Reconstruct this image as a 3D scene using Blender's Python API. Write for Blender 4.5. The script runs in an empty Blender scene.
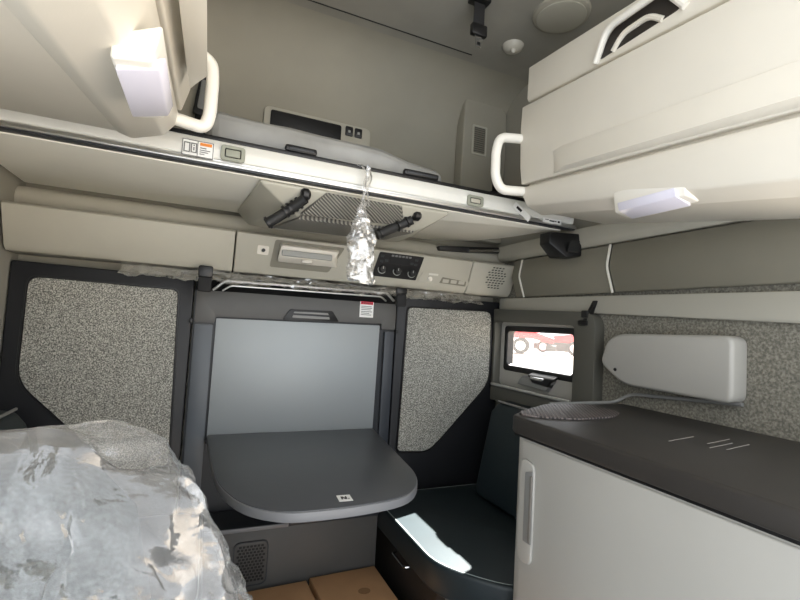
import bpy, bmesh, math, random
from mathutils import Vector, Matrix, noise
random.seed(7)
C = bpy.context.scene.collection
EXPO = 1.6

# ------------------------------------------------------------------ materials
def lin(c):
    return tuple(((v/255)/12.92 if v/255 <= .04045 else ((v/255+.055)/1.055)**2.4) for v in c)

def mat(name, rgb, rough=.5, metal=0., noise_amt=0., nscale=30., bump=0., bscale=200., spec=.5, sheen=0.):
    m = bpy.data.materials.new(name); m.use_nodes = True
    nt = m.node_tree; b = nt.nodes['Principled BSDF']
    col = lin(rgb) + (1,)
    b.inputs['Base Color'].default_value = col
    b.inputs['Roughness'].default_value = rough
    b.inputs['Metallic'].default_value = metal
    b.inputs['Specular IOR Level'].default_value = spec
    if sheen: b.inputs['Sheen Weight'].default_value = sheen
    tc = nt.nodes.new('ShaderNodeTexCoord')
    if noise_amt:
        n = nt.nodes.new('ShaderNodeTexNoise'); n.inputs['Scale'].default_value = nscale
        n.inputs['Detail'].default_value = 3
        nt.links.new(tc.outputs['Object'], n.inputs['Vector'])
        r = nt.nodes.new('ShaderNodeValToRGB')
        r.color_ramp.elements[0].position = .35; r.color_ramp.elements[1].position = .65
        lo = tuple(max(0, v*(1-noise_amt)) for v in col[:3]) + (1,)
        hi = tuple(min(1, v*(1+noise_amt)) for v in col[:3]) + (1,)
        r.color_ramp.elements[0].color = lo; r.color_ramp.elements[1].color = hi
        nt.links.new(n.outputs['Fac'], r.inputs['Fac']); nt.links.new(r.outputs['Color'], b.inputs['Base Color'])
    if bump:
        n2 = nt.nodes.new('ShaderNodeTexNoise'); n2.inputs['Scale'].default_value = bscale
        nt.links.new(tc.outputs['Object'], n2.inputs['Vector'])
        bp = nt.nodes.new('ShaderNodeBump'); bp.inputs['Strength'].default_value = bump; bp.inputs['Distance'].default_value = .002
        nt.links.new(n2.outputs['Fac'], bp.inputs['Height']); nt.links.new(bp.outputs['Normal'], b.inputs['Normal'])
    return m

def film(name, white=.25, gloss=.35, tint=(255,255,255), rough=.12, nscale=25.):
    """thin clear plastic: part see-through, part milky, part shiny"""
    m = bpy.data.materials.new(name); m.use_nodes = True
    nt = m.node_tree; nt.nodes.clear()
    out = nt.nodes.new('ShaderNodeOutputMaterial')
    tr = nt.nodes.new('ShaderNodeBsdfTransparent')
    df = nt.nodes.new('ShaderNodeBsdfDiffuse'); df.inputs['Color'].default_value = lin(tint)+(1,)
    tl = nt.nodes.new('ShaderNodeBsdfTranslucent'); tl.inputs['Color'].default_value = lin(tint)+(1,)
    gl = nt.nodes.new('ShaderNodeBsdfGlossy'); gl.inputs['Roughness'].default_value = rough
    gl.inputs['Color'].default_value = (.95,.95,.95,1)
    tc = nt.nodes.new('ShaderNodeTexCoord'); n = nt.nodes.new('ShaderNodeTexNoise')
    n.inputs['Scale'].default_value = nscale; n.inputs['Detail'].default_value = 4
    nt.links.new(tc.outputs['Object'], n.inputs['Vector'])
    bp = nt.nodes.new('ShaderNodeBump'); bp.inputs['Strength'].default_value = .5; bp.inputs['Distance'].default_value = .01
    nt.links.new(n.outputs['Fac'], bp.inputs['Height'])
    for s in (gl, df): nt.links.new(bp.outputs['Normal'], s.inputs['Normal'])
    mx0 = nt.nodes.new('ShaderNodeMixShader'); mx0.inputs[0].default_value = .5
    nt.links.new(df.outputs[0], mx0.inputs[1]); nt.links.new(tl.outputs[0], mx0.inputs[2])
    mx1 = nt.nodes.new('ShaderNodeMixShader'); mx1.inputs[0].default_value = white
    nt.links.new(tr.outputs[0], mx1.inputs[1]); nt.links.new(mx0.outputs[0], mx1.inputs[2])
    lw = nt.nodes.new('ShaderNodeLayerWeight'); lw.inputs['Blend'].default_value = .5
    nt.links.new(bp.outputs['Normal'], lw.inputs['Normal'])
    ml = nt.nodes.new('ShaderNodeMath'); ml.operation = 'MULTIPLY_ADD'
    ml.inputs[1].default_value = .4; ml.inputs[2].default_value = gloss*.4; ml.use_clamp = True
    nt.links.new(lw.outputs['Facing'], ml.inputs[0])
    mx2 = nt.nodes.new('ShaderNodeMixShader')
    nt.links.new(ml.outputs[0], mx2.inputs[0]); nt.links.new(mx1.outputs[0], mx2.inputs[1]); nt.links.new(gl.outputs[0], mx2.inputs[2])
    nt.links.new(mx2.outputs[0], out.inputs['Surface'])
    return m

def glass_mat(name, haze):
    m = bpy.data.materials.new(name); m.use_nodes = True
    nt = m.node_tree; nt.nodes.clear()
    out = nt.nodes.new('ShaderNodeOutputMaterial')
    tr = nt.nodes.new('ShaderNodeBsdfTransparent')
    tl = nt.nodes.new('ShaderNodeBsdfTranslucent'); tl.inputs['Color'].default_value = (.95,.9,.86,1)
    gl = nt.nodes.new('ShaderNodeBsdfGlossy'); gl.inputs['Roughness'].default_value = .02
    a = nt.nodes.new('ShaderNodeMixShader'); a.inputs[0].default_value = haze
    nt.links.new(tr.outputs[0], a.inputs[1]); nt.links.new(tl.outputs[0], a.inputs[2])
    b = nt.nodes.new('ShaderNodeMixShader'); b.inputs[0].default_value = .05
    nt.links.new(a.outputs[0], b.inputs[1]); nt.links.new(gl.outputs[0], b.inputs[2])
    nt.links.new(b.outputs[0], out.inputs['Surface'])
    return m

def wave_mat(name, c0, c1, scale, rot=(0,0,0), cross=False, rough=.6, bump=.6):
    m = bpy.data.materials.new(name); m.use_nodes = True
    nt = m.node_tree; b = nt.nodes['Principled BSDF']; b.inputs['Roughness'].default_value = rough
    tc = nt.nodes.new('ShaderNodeTexCoord')
    def wave(r):
        mp = nt.nodes.new('ShaderNodeMapping'); mp.inputs['Rotation'].default_value = r
        w = nt.nodes.new('ShaderNodeTexWave'); w.inputs['Scale'].default_value = scale
        nt.links.new(tc.outputs['Object'], mp.inputs['Vector']); nt.links.new(mp.outputs['Vector'], w.inputs['Vector'])
        return w.outputs['Fac']
    f = wave(rot)
    if cross:
        g = wave((rot[0], rot[1], -rot[2])); mm = nt.nodes.new('ShaderNodeMath'); mm.operation = 'MAXIMUM'
        nt.links.new(f, mm.inputs[0]); nt.links.new(g, mm.inputs[1]); f = mm.outputs[0]
    r = nt.nodes.new('ShaderNodeValToRGB'); r.color_ramp.elements[0].color = lin(c0)+(1,); r.color_ramp.elements[1].color = lin(c1)+(1,)
    if cross: r.color_ramp.elements[0].position = .7; r.color_ramp.elements[1].position = .98
    nt.links.new(f, r.inputs['Fac']); nt.links.new(r.outputs['Color'], b.inputs['Base Color'])
    bp = nt.nodes.new('ShaderNodeBump'); bp.inputs['Strength'].default_value = bump; bp.inputs['Distance'].default_value = .004
    nt.links.new(f, bp.inputs['Height']); nt.links.new(bp.outputs['Normal'], b.inputs['Normal'])
    return m

def speckle_mat(name, c0, c1, c2, scale=170):
    m = bpy.data.materials.new(name); m.use_nodes = True
    nt = m.node_tree; b = nt.nodes['Principled BSDF']; b.inputs['Roughness'].default_value = .9
    b.inputs['Specular IOR Level'].default_value = .2
    tc = nt.nodes.new('ShaderNodeTexCoord'); n = nt.nodes.new('ShaderNodeTexNoise')
    n.inputs['Scale'].default_value = scale; n.inputs['Detail'].default_value = 2; n.inputs['Roughness'].default_value = .7
    nt.links.new(tc.outputs['Object'], n.inputs['Vector'])
    r = nt.nodes.new('ShaderNodeValToRGB'); e = r.color_ramp.elements
    e[0].position = .36; e[0].color = lin(c0)+(1,); e[1].position = .66; e[1].color = lin(c2)+(1,)
    k = e.new(.5); k.color = lin(c1)+(1,)
    nt.links.new(n.outputs['Fac'], r.inputs['Fac']); nt.links.new(r.outputs['Color'], b.inputs['Base Color'])
    bp = nt.nodes.new('ShaderNodeBump'); bp.inputs['Strength'].default_value = .4; bp.inputs['Distance'].default_value = .002
    nt.links.new(n.outputs['Fac'], bp.inputs['Height']); nt.links.new(bp.outputs['Normal'], b.inputs['Normal'])
    return m

M = dict(
    liner   = mat('roof_liner', (158,154,141), .9, noise_amt=.04, nscale=4, bump=.15, bscale=300, spec=.2),
    ceil    = mat('ceiling_liner', (152,149,140), .9, noise_amt=.05, nscale=5, bump=.15, bscale=300, spec=.2),
    wallr   = mat('side_liner', (160,157,146), .85, bump=.1, spec=.3),
    cream   = mat('cream_plastic', (226,220,207), .38, noise_amt=.015, nscale=6, bump=.06, bscale=500),
    ivory   = mat('ivory_handle', (240,236,226), .3, noise_amt=.01, nscale=8),
    beige   = mat('beige_plastic', (182,178,164), .55, noise_amt=.02, nscale=8, bump=.08, bscale=500),
    band    = mat('side_band_plastic', (124,120,107), .55, noise_amt=.02, nscale=8, bump=.08, bscale=500),
    seam    = mat('pale_seam', (215,212,200), .5),
    rail    = mat('white_rail', (226,225,218), .42, noise_amt=.02, nscale=14, bump=.1, bscale=60),
    alu     = mat('aluminium', (225,225,222), .35, metal=.9),
    under   = mat('bunk_underside', (243,239,226), .6, noise_amt=.02, nscale=5),
    black   = mat('black_plastic', (18,18,19), .4),
    blackm  = mat('matte_black', (24,24,25), .75),
    rubber  = mat('black_rubber', (30,30,30), .6),
    dark    = mat('charcoal_plastic', (44,46,50), .45, bump=.08, bscale=400),
    darker  = mat('dark_side_plastic', (21,22,26), .5, bump=.08, bscale=400),
    grey    = mat('grey_bed_panel', (86,85,83), .5, noise_amt=.05, nscale=10, bump=.05, bscale=400),
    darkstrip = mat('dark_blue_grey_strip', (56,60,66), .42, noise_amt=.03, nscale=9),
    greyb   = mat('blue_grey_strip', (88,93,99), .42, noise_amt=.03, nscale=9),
    surround= mat('window_surround', (86,85,78), .6, bump=.08, bscale=400),
    silver  = mat('silver_laminate', (165,170,172), .5, metal=.25, noise_amt=.02, nscale=3),
    table   = mat('table_laminate', (78,80,83), .36, noise_amt=.03, nscale=5),
    edge    = mat('table_edge', (120,121,124), .45),
    lower   = mat('lower_panel', (74,73,71), .55, noise_amt=.03, nscale=8, bump=.08, bscale=400),
    brown   = mat('seat_base', (42,37,33), .55, noise_amt=.05, nscale=9),
    seat    = mat('seat_vinyl', (27,38,42), .5, noise_amt=.06, nscale=12, bump=.2, bscale=250),
    piping  = mat('seat_piping', (150,160,158), .5),
    basegr  = mat('grey_base_panel', (110,106,100), .5),
    fridge  = mat('light_grey_plastic', (168,166,160), .42, noise_amt=.015, nscale=6, bump=.06, bscale=500),
    chan    = mat('grey_channel', (128,128,126), .4),
    top     = mat('dark_tray', (48,45,42), .5, noise_amt=.05, nscale=9, bump=.1, bscale=400),
    scratch = mat('pale_scratch', (150,146,140), .5),
    speck   = speckle_mat('speckled_carpet', (84,84,81), (146,145,138), (212,210,200), 220),
    specks  = speckle_mat('speckled_side_liner', (100,98,90), (122,119,109), (146,143,132), 130),
    card    = mat('cardboard', (198,154,112), .85, noise_amt=.06, nscale=7, bump=.1, bscale=150, spec=.2),
    stain   = mat('cardboard_stain', (150,114,80), .85, spec=.2),
    paper   = mat('white_paper', (238,238,235), .6),
    red     = mat('label_red', (200,60,80), .6),
    orange  = mat('label_orange', (230,140,60), .6),
    ink     = mat('label_ink', (120,120,120), .7),
    inkb    = mat('black_ink', (25,25,28), .7),
    latch   = mat('latch_green_grey', (150,152,138), .5),
    metal   = mat('buckle_metal', (190,190,190), .25, metal=1),
    chrome  = mat('chrome', (215,215,215), .15, metal=1),
    icon    = mat('pale_icon', (165,165,160), .6),
    lens    = mat('lamp_lens', (225,222,235), .2),
    disc    = mat('speaker_disc', (168,165,152), .6),
    domec   = mat('dome_cover', (190,186,174), .35),
    matt    = mat('plastic_wrapped_mattress', (150,150,147), .28, noise_amt=.1, nscale=9, bump=.4, bscale=25),
    ribs    = wave_mat('shaded_ribbed_panel', (70,68,64), (150,146,136), 46, (0,0,math.radians(62)), rough=.6, bump=.8),  # rib shading painted as dark and light stripes, besides the bump
    mesh    = wave_mat('diamond_pad', (40,37,36), (116,106,104), 28, (0,0,math.radians(35)), cross=True, rough=.5, bump=.7),
    film    = film('clear_film', .08, .75),
    bag     = film('clear_bag', .12, .55, rough=.08, nscale=35),
    wrap    = film('seat_wrap_film', .14, .14, rough=.10, nscale=22),
    glass   = glass_mat('dusty_window_glass', .012),
    wseat   = speckle_mat('wrapped_seat_fabric', (30,35,37), (44,51,53), (70,77,78), 160),
    truckr  = mat('truck_red', (190,22,34), .35),
    truckd  = mat('truck_frame', (46,42,42), .6),
    tyre    = mat('tyre_rubber', (40,38,38), .8),
    hub     = mat('wheel_rim', (220,216,210), .4),
    ground  = mat('pale_concrete', (122,115,106), .9, noise_amt=.08, nscale=1.5),
    floor   = mat('vinyl_floor', (70,70,70), .6, noise_amt=.05, nscale=20),
)

# ------------------------------------------------------------------ helpers
def BM(): return bmesh.new()
def merge(dst, src):
    me = bpy.data.meshes.new('t'); src.to_mesh(me); src.free(); dst.from_mesh(me); bpy.data.meshes.remove(me); return dst
def bevel(b, w, seg=2, ang=30):
    if w <= 0: return
    es = [e for e in b.edges if len(e.link_faces) == 2 and e.calc_face_angle(0) > math.radians(ang)]
    bmesh.ops.bevel(b, geom=es, offset=w, segments=seg, profile=.5, affect='EDGES', clamp_overlap=True)
def box(dst, lo, hi, w=0., seg=2):
    b = BM(); bmesh.ops.create_cube(b, size=1)
    for v in b.verts: v.co = Vector([(lo[i]+hi[i])/2 + v.co[i]*(hi[i]-lo[i]) for i in range(3)])
    bevel(b, w, seg); return merge(dst, b)
AX = {'x': lambda u,v,c: (c,u,v), 'y': lambda u,v,c: (u,c,v), 'z': lambda u,v,c: (u,v,c)}
def prism(dst, pts, ax, c0, c1, w=0., seg=2):
    """closed outline pts extruded along axis ax from c0 to c1; x: (y,z), y: (x,z), z: (x,y)"""
    return loft(dst, [[AX[ax](u,v,c0) for u,v in pts], [AX[ax](u,v,c1) for u,v in pts]], w, seg)
def loft(dst, secs, w=0., seg=2, caps=True, ang=30):
    b = BM(); rows = [[b.verts.new(p) for p in s] for s in secs]; n = len(secs[0])
    for a, c in zip(rows, rows[1:]):
        for i in range(n): b.faces.new((a[i], a[(i+1)%n], c[(i+1)%n], c[i]))
    if caps: b.faces.new(rows[0][::-1]); b.faces.new(rows[-1])
    bmesh.ops.recalc_face_normals(b, faces=b.faces); bevel(b, w, seg, ang); return merge(dst, b)
def ring(dst, outer, inner, ax, c0, c1, w=0., seg=1):
    b = BM(); n = len(outer)
    V = [[b.verts.new(AX[ax](u,v,c)) for u,v in loop] for loop in (outer, inner) for c in (c0, c1)]
    o0,o1,i0,i1 = V
    for k in range(n):
        j = (k+1)%n
        for q in ((o0,o1),(i1,i0),(i0,o0),(o1,i1)):
            b.faces.new((q[0][k], q[0][j], q[1][j], q[1][k]))
    bmesh.ops.recalc_face_normals(b, faces=b.faces); bevel(b, w, seg, 50); return merge(dst, b)
def rpoly(pts, r, seg=5):
    """outline with rounded corners; r may be a list"""
    out = []; n = len(pts)
    for i, p in enumerate(pts):
        p = Vector(p); a = Vector(pts[i-1])-p; c = Vector(pts[(i+1)%n])-p
        rr = r[i] if isinstance(r, (list,tuple)) else r
        d = min(rr, a.length*.49, c.length*.49)
        p0 = p + a.normalized()*d; p1 = p + c.normalized()*d
        for k in range(seg+1):
            t = k/seg; out.append(tuple(p0*(1-t)**2 + p*2*t*(1-t) + p1*t*t))
    return out
def rrect(x0, y0, x1, y1, r, seg=5): return rpoly([(x0,y0),(x1,y0),(x1,y1),(x0,y1)], r, seg)
def fillet(pts, r, seg=6):
    P = [Vector(p) for p in pts]; out = [P[0]]
    for i in range(1, len(P)-1):
        a = P[i-1]-P[i]; c = P[i+1]-P[i]; d = min(r, a.length*.49, c.length*.49)
        p0 = P[i]+a.normalized()*d; p1 = P[i]+c.normalized()*d
        for k in range(seg+1):
            t = k/seg; out.append(p0*(1-t)**2 + P[i]*2*t*(1-t) + p1*t*t)
    return out + [P[-1]]
def tube(dst, pts, r, n=12):
    P = [Vector(p) for p in pts]; rs = r if isinstance(r, (list,tuple)) else [r]*len(P)
    t0 = (P[1]-P[0]).normalized(); up = Vector((0,0,1)) if abs(t0.z) < .9 else Vector((1,0,0))
    nrm = t0.cross(up).normalized(); secs = []
    for i, p in enumerate(P):
        t = (P[min(i+1,len(P)-1)]-P[max(i-1,0)]).normalized()
        nrm = (nrm - t*nrm.dot(t)).normalized(); bi = t.cross(nrm)
        secs.append([p + (nrm*math.cos(2*math.pi*k/n) + bi*math.sin(2*math.pi*k/n))*rs[i] for k in range(n)])
    return loft(dst, secs)
def lathe(dst, prof, origin, axis='z', n=32):
    """prof: list of (radius, height)"""
    o = Vector(origin); secs = []
    for r, h in prof:
        s = []
        for k in range(n):
            a = 2*math.pi*k/n; c, d = r*math.cos(a), r*math.sin(a)
            s.append(o + Vector({'z':(c,d,h), 'x':(h,c,d), 'y':(c,h,d)}[axis]))
        secs.append(s)
    return loft(dst, secs)
def link(o): C.objects.link(o); return o
def obj(name, bm, m, parent=None, smooth=35):
    org = Vector((0,0,0)); p = parent
    while p: org += p.location; p = p.parent
    me = bpy.data.meshes.new(name)
    if parent is None:
        xs = [v.co for v in bm.verts]
        org = Vector(((min(v.x for v in xs)+max(v.x for v in xs))/2, (min(v.y for v in xs)+max(v.y for v in xs))/2, min(v.z for v in xs)))
    bmesh.ops.translate(bm, verts=bm.verts, vec=-org)
    bm.to_mesh(me); bm.free()
    me.materials.append(M[m] if isinstance(m, str) else m)
    for p in me.polygons: p.use_smooth = True
    me.set_sharp_from_angle(angle=math.radians(smooth))
    o = link(bpy.data.objects.new(name, me))
    if parent: o.parent = parent
    else: o.location = org
    return o
def tag(o, label, cat, group=None):
    o['label'] = label; o['category'] = cat
    if group: o['group'] = group
    return o
def thing(name, label, cat, loc, group=None):
    o = link(bpy.data.objects.new(name, None)); o.location = loc; o.empty_display_size = .05
    return tag(o, label, cat, group)
def struct(name, bm, m): o = obj(name, bm, m); o['kind'] = 'structure'; return o
def B(lo, hi, w=0., seg=2): return box(BM(), lo, hi, w, seg)
def crumple(b, amt, sc, seed=0., keep=None):
    for v in b.verts:
        k = 1 if keep is None else keep(v.co)
        q = v.co*sc + Vector((seed, seed*1.7, -seed))
        n1 = Vector((noise.noise(q), noise.noise(q+Vector((31,7,3))), noise.noise(q+Vector((5,57,13)))))
        q2 = q*2.7
        n2 = Vector((noise.noise(q2), noise.noise(q2+Vector((31,7,3))), noise.noise(q2+Vector((5,57,13)))))
        v.co += (n1 + n2*.5)*amt*k
    return b
CX = .397           # the cab's centre line
def mx(x): return 2*CX - x

# ------------------------------------------------------------------ setting
struct('floor', B((-.70,-.45,-.06), (1.50,2.14,0)), 'floor')
cove = [(2.08,-.0)] + [(2.08,2.24)] + [(1.82+.26*math.cos(a), 2.24+.26*math.sin(a)) for a in [math.radians(9*k) for k in range(1,11)]]
struct('wall_rear', prism(BM(), cove + [(1.82,2.56),(2.14,2.56),(2.14,0)], 'x', -.65, 1.45), 'liner')
struct('ceiling', B((-.70,-.45,2.5), (1.50,1.82,2.56)), 'ceil')
b = BM(); box(b, (-.70,.33,0), (-.65,2.14,2.5)); struct('wall_left', b, 'wallr')
# right wall with the window opening
WY0, WY1, WZ0, WZ1 = 1.43, 1.955, 1.015, 1.255
b = BM()
outer = [(.30,0),(2.14,0),(2.14,2.5),(.30,2.5)]; inner = [(WY0,WZ0),(WY1,WZ0),(WY1,WZ1),(WY0,WZ1)]
ring(b, outer, inner, 'x', 1.45, 1.50); struct('wall_right', b, 'specks')
# smooth liner over the upper right wall
struct('trim_1', B((1.435,.30,1.585), (1.45,2.06,2.495)), 'wallr')
b = BM()   # pale padded band over the window panel
prism(b, rpoly([(.30,1.27),(1.30,1.31),(1.985,1.335),(1.985,1.392),(.30,1.365)], .012), 'x', 1.425, 1.45, .004); struct('trim_2', b, 'wallr')
# window surround: a panel with a deep rounded opening
b = BM()
so = rpoly([(1.315,.86),(1.995,.86),(1.995,1.335),(1.315,1.315)], [.01,.01,.01,.07], 6)
si = rpoly([(1.425,.945),(1.975,.945),(1.975,1.268),(1.425,1.258)], [.02,.02,.02,.02], 6)
ring(b, so, si, 'x', 1.398, 1.45, .004, 2); struct('trim_3', b, 'surround')
so = rpoly([(1.405,.93),(1.985,.93),(1.985,1.28),(1.405,1.28)], .01, 6)
si = rpoly([(1.44,1.02),(1.95,1.02),(1.95,1.25),(1.44,1.25)], .02, 6)
b = ring(BM(), so, si, 'x', 1.44, 1.45, .002, 1); struct('trim_4', b, 'fridge')
b = BM(); tube(b, [(1.392,1.975,.945),(1.392,1.425,.945)], .008); struct('trim_5', b, 'alu')
# window: black rubber frame and dusty pane
so = rrect(1.44,1.02,1.95,1.25,.02); si = rrect(1.47,1.048,1.922,1.222,.02)
w = struct('window_1', ring(BM(), so, si, 'x', 1.44, 1.485, .004), 'black')
obj('pane', B((1.476,1.46,1.04), (1.480,1.93,1.23)), 'glass', w)
# side band panels above the window
secs = lambda y0, y1: loft(BM(), [[(1.449,y,1.578),(1.405,y,1.575),(1.390,y,1.49),(1.425,y,1.392),(1.449,y,1.392)] for y in (y0,y1)], .006)
struct('trim_6', secs(1.268,1.845), 'band'); struct('trim_7', secs(.30,1.252), 'band')
for n, y in (('trim_8',1.26),('trim_9',1.783)):
    b = BM(); tube(b, fillet([(1.405,y,1.575),(1.388,y,1.49),(1.423,y,1.392)], .02), .005, 8); struct(n, b, 'seam')
# ceiling seam and rolled edge of liner above the rear console
struct('trim_10', B((-.6,1.764,2.4975), (1.05,1.768,2.5)), 'blackm')
b = BM(); tube(b, [(-.65,2.03,1.60),(1.45,2.03,1.60)], .045, 16); struct('trim_11', b, 'beige')
b = loft(BM(), [[(1.449,y,1.581),(1.407,y,1.581),(1.39,y,1.60),(1.385,y,1.66),(1.449,y,1.66)] for y in (.30,1.97)], .006); struct('trim_12', b, 'beige')

# ------------------------------------------------------------------ outside
g = struct('ground', B((1.6,-40,-.62), (90,140,-.6)), 'ground')
def wheel(root, c, r, d):
    """c centre, axis along d"""
    d = Vector(d).normalized(); c = Vector(c)
    rot = Vector((0,0,1)).rotation_difference(d).to_matrix()
    def lt(prof):
        b = lathe(BM(), prof, (0,0,0), 'z', 28)
        for v in b.verts: v.co = c + rot @ v.co
        return b
    t = obj('tyre', lt([(r*.6,-.15),(r*.95,-.15),(r,-.11),(r,.11),(r*.95,.15),(r*.6,.15)]), 'tyre', root)
    hb = obj('rim', lt([(r*.6,-.16),(r*.6,-.13),(r*.25,-.09),(r*.25,-.2),(.0001,-.2),(.0001,.15),(r*.6,.15)]), 'hub', t)
    for k in range(8):
        a = 2*math.pi*k/8; p = c + rot @ Vector((r*.42*math.cos(a), r*.42*math.sin(a), -.13))
        q = c + rot @ Vector((r*.42*math.cos(a), r*.42*math.sin(a), -.17))
        obj('hub_hole', tube(BM(), [p,q], r*.07, 8), 'truckd', t)
ex = Vector((-.743,.669,0)); ex = -ex          # along the truck, towards photo right
ey = Vector((.669,.743,0))                     # away from the cab
def TP(base, u, v, z): return base + ex*u + ey*v + Vector((0,0,z))
def tprism(base, pts, v0, v1, w=0.):
    return loft(BM(), [[TP(base,u,v0,z) for u,z in pts], [TP(base,u,v1,z) for u,z in pts]], w)
base = Vector((24.8,31.0,-.6))
T = thing('red_truck', 'red lorry with a big pale wheel parked outside, seen through the side window', 'truck', base)
obj('hood', tprism(base, rpoly([(-2.2,.9),(-1.2,.9),(-.95,1.35),(.75,1.35),(1.7,1.1),(2.5,1.0),(2.55,1.45),(1.2,1.85),(-.2,2.0),(-2.2,2.5)], .1), -.2, 2.0, .05), 'truckr', T)
obj('cab', tprism(base, rpoly([(-5.5,.8),(-2.2,.8),(-2.2,2.5),(-2.6,3.6),(-5.5,3.9)], .1), -.2, 2.0, .05), 'truckr', T)
obj('cab_window', tprism(base, rpoly([(-3.9,2.3),(-2.5,2.3),(-2.8,3.3),(-3.9,3.3)], .08), -.23, -.2), 'truckd', T)
obj('bumper', tprism(base, rpoly([(1.9,.35),(2.7,.35),(2.7,.85),(1.9,.85)], .08), -.2, 2.0, .04), 'truckd', T)
wheel(T, TP(base,-.15,0,.68), .68, ey)
wheel(T, TP(base,-.15,1.8,.68), .68, ey)
obj('axle', tube(BM(), [TP(base,-.15,.1,.68), TP(base,-.15,1.7,.68)], .08), 'truckd', T)
base2 = Vector((28.4,33.3,-.6))
T2 = thing('parked_truck', 'dark lorry chassis with pale wheels right of the red lorry, seen through the side window', 'truck', base2)
obj('chassis', tprism(base2, rpoly([(-.4,.35),(4.6,.15),(4.6,1.0),(1.7,1.15),(-.4,.9)], .06), .1, 1.9, .03), 'truckd', T2)
obj('hood', tprism(base2, rpoly([(.2,1.1),(4.6,1.0),(4.6,1.9),(2.8,1.85),(1.6,1.7),(.2,1.3)], .1), .1, 1.9, .05), 'truckr', T2)
wheel(T2, TP(base2,.45,0,.62), .55, ey); wheel(T2, TP(base2,3.15,0,.62), .62, ey); wheel(T2, TP(base2,4.75,0,.62), .62, ey)

# ------------------------------------------------------------------ upper bunk
BZ0, BZ1, BY = 1.657, 1.737, 1.42
T = BUNK = thing('upper_bunk', 'upper bunk with white front rail and pale cream underside across the cab', 'bunk bed', (CX,BY,BZ0))
b = BM(); prism(b, rpoly([(BY+.03,BZ0+.018),(BY,BZ0+.022),(BY-.003,BZ0+.05),(BY+.008,BZ1),(BY+.05,BZ1),(BY+.05,BZ0+.018)], .006, 3), 'x', -.63, 1.37); obj('front_rail', b, 'rail', T)
b = BM(); box(b, (-.63,BY-.004,BZ0+.004), (1.385,BY+.03,BZ0+.013), .002); box(b, (-.63,BY+.004,BZ0+.012), (1.385,BY+.03,BZ0+.02)); obj('lower_trim', b, 'alu', T)
b = BM(); box(b, (-.63,BY+.004,BZ0-.001), (1.385,BY+.032,BZ0+.005), .002); obj('rubber_strip', b, 'dark', T)
b = prism(BM(), rpoly([(-.63,BY+.034),(1.34,BY+.034),(1.30,1.50),(1.255,1.72),(1.16,1.90),(1.02,2.0),(-.63,2.0)], [.01,.01,.1,.15,.15,.1,.01], 6), 'z', BZ0-.004, BZ0+.03, .006); obj('underside_panel', b, 'under', T)
obj('net_track', B((-.63,BY+.012,BZ1), (1.26,BY+.05,BZ1+.014), .003), 'black', T)
for x0, x1 in ((.19,.292),(.60,.738)):
    b = B((x0,BY+.004,BZ1+.012), (x1,BY+.03,BZ1+.034), .008); p = obj('net_clip', b, 'black', T)
    obj('clip_bar', B((x0+.012,BY+.001,BZ1+.016), (x1-.012,BY+.006,BZ1+.026), .002), 'dark', p)
# flush release latches in the rail
def latch(x0, x1, z0, z1, mm):
    p = obj('rail_latch', ring(BM(), rrect(x0,z0,x1,z1,.01), rrect(x0+.011,z0+.009,x1-.011,z1-.009,.004), 'y', BY-.010, BY, .001), 'latch', T)
    obj('latch_frame', B((x0+.008,BY-.0065,z0+.006), (x1-.008,BY-.001,z1-.006)), 'blackm', p)
    obj('latch_button', B((x0+.014,BY-.010,z0+.012), (x1-.014,BY-.003,z1-.012), .002), mm, p)
latch(.005,.073,1.677,1.722,'latch'); latch(.853,.922,1.677,1.716,'beige')
# rail stickers
def sticker(root, x0, x1, z0, z1, y, parts, name='sticker', paper='paper', label=None):
    s = obj(name, B((x0,y-.0012,z0), (x1,y,z1)), paper, root)
    if label: s['label'] = label
    for nm, mm, bx in parts:
        b = BM()
        for (a0,c0,a1,c1) in bx:
            box(b, (x0+(x1-x0)*a0, y-.0022, z0+(z1-z0)*c0), (x0+(x1-x0)*a1, y-.001, z0+(z1-z0)*c1))
        obj(nm, b, mm, s)
    return s
def frame4(x0,y0,x1,y1,t): return [(x0,y0,x1,y0+t),(x0,y1-t,x1,y1),(x0,y0,x0+t*.6,y1),(x1-t*.6,y0,x1,y1)]
sticker(T, -.098, -.013, 1.672, 1.720, BY-.003, [
    ('book_symbol','ink', frame4(0,0,.98,.98,.04)+frame4(.05,.2,.25,.8,.06)+frame4(.27,.2,.46,.8,.06)+[(.345,.35,.385,.55),(.345,.62,.385,.7),(.47,0,.49,.98)]),
    ('orange_bar','orange', [(.55,.72,.92,.9)]),
    ('text_lines','ink', [(.55,.55,.75,.61),(.55,.42,.88,.47),(.55,.30,.82,.35),(.55,.18,.7,.23)])], label='white instruction sticker with a book symbol and orange bar')
sticker(T, 1.205, 1.300, 1.664, 1.684, BY-.006, [('text_lines','inkb',[(.12,.55,.3,.68),(.35,.35,.6,.6),(.62,.4,.72,.6),(.8,.3,.9,.7)])])
b = B((-.045,-.001,-.013), (.045,.001,.013)); 
for v in b.verts: v.co = Matrix.Rotation(math.radians(32),3,'Y') @ v.co + Vector((1.10,BY-.008,1.688))
s = obj('sticker', b, 'paper', T)
b = BM()
for x in (-.03,-.0235,-.017,-.0105): box(b, (x,-.002,-.006), (x+.007,.001,.004))
for v in b.verts: v.co = Matrix.Rotation(math.radians(32),3,'Y') @ v.co + Vector((1.10,BY-.009,1.688))
obj('text_lines', b, 'inkb', s)

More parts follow.
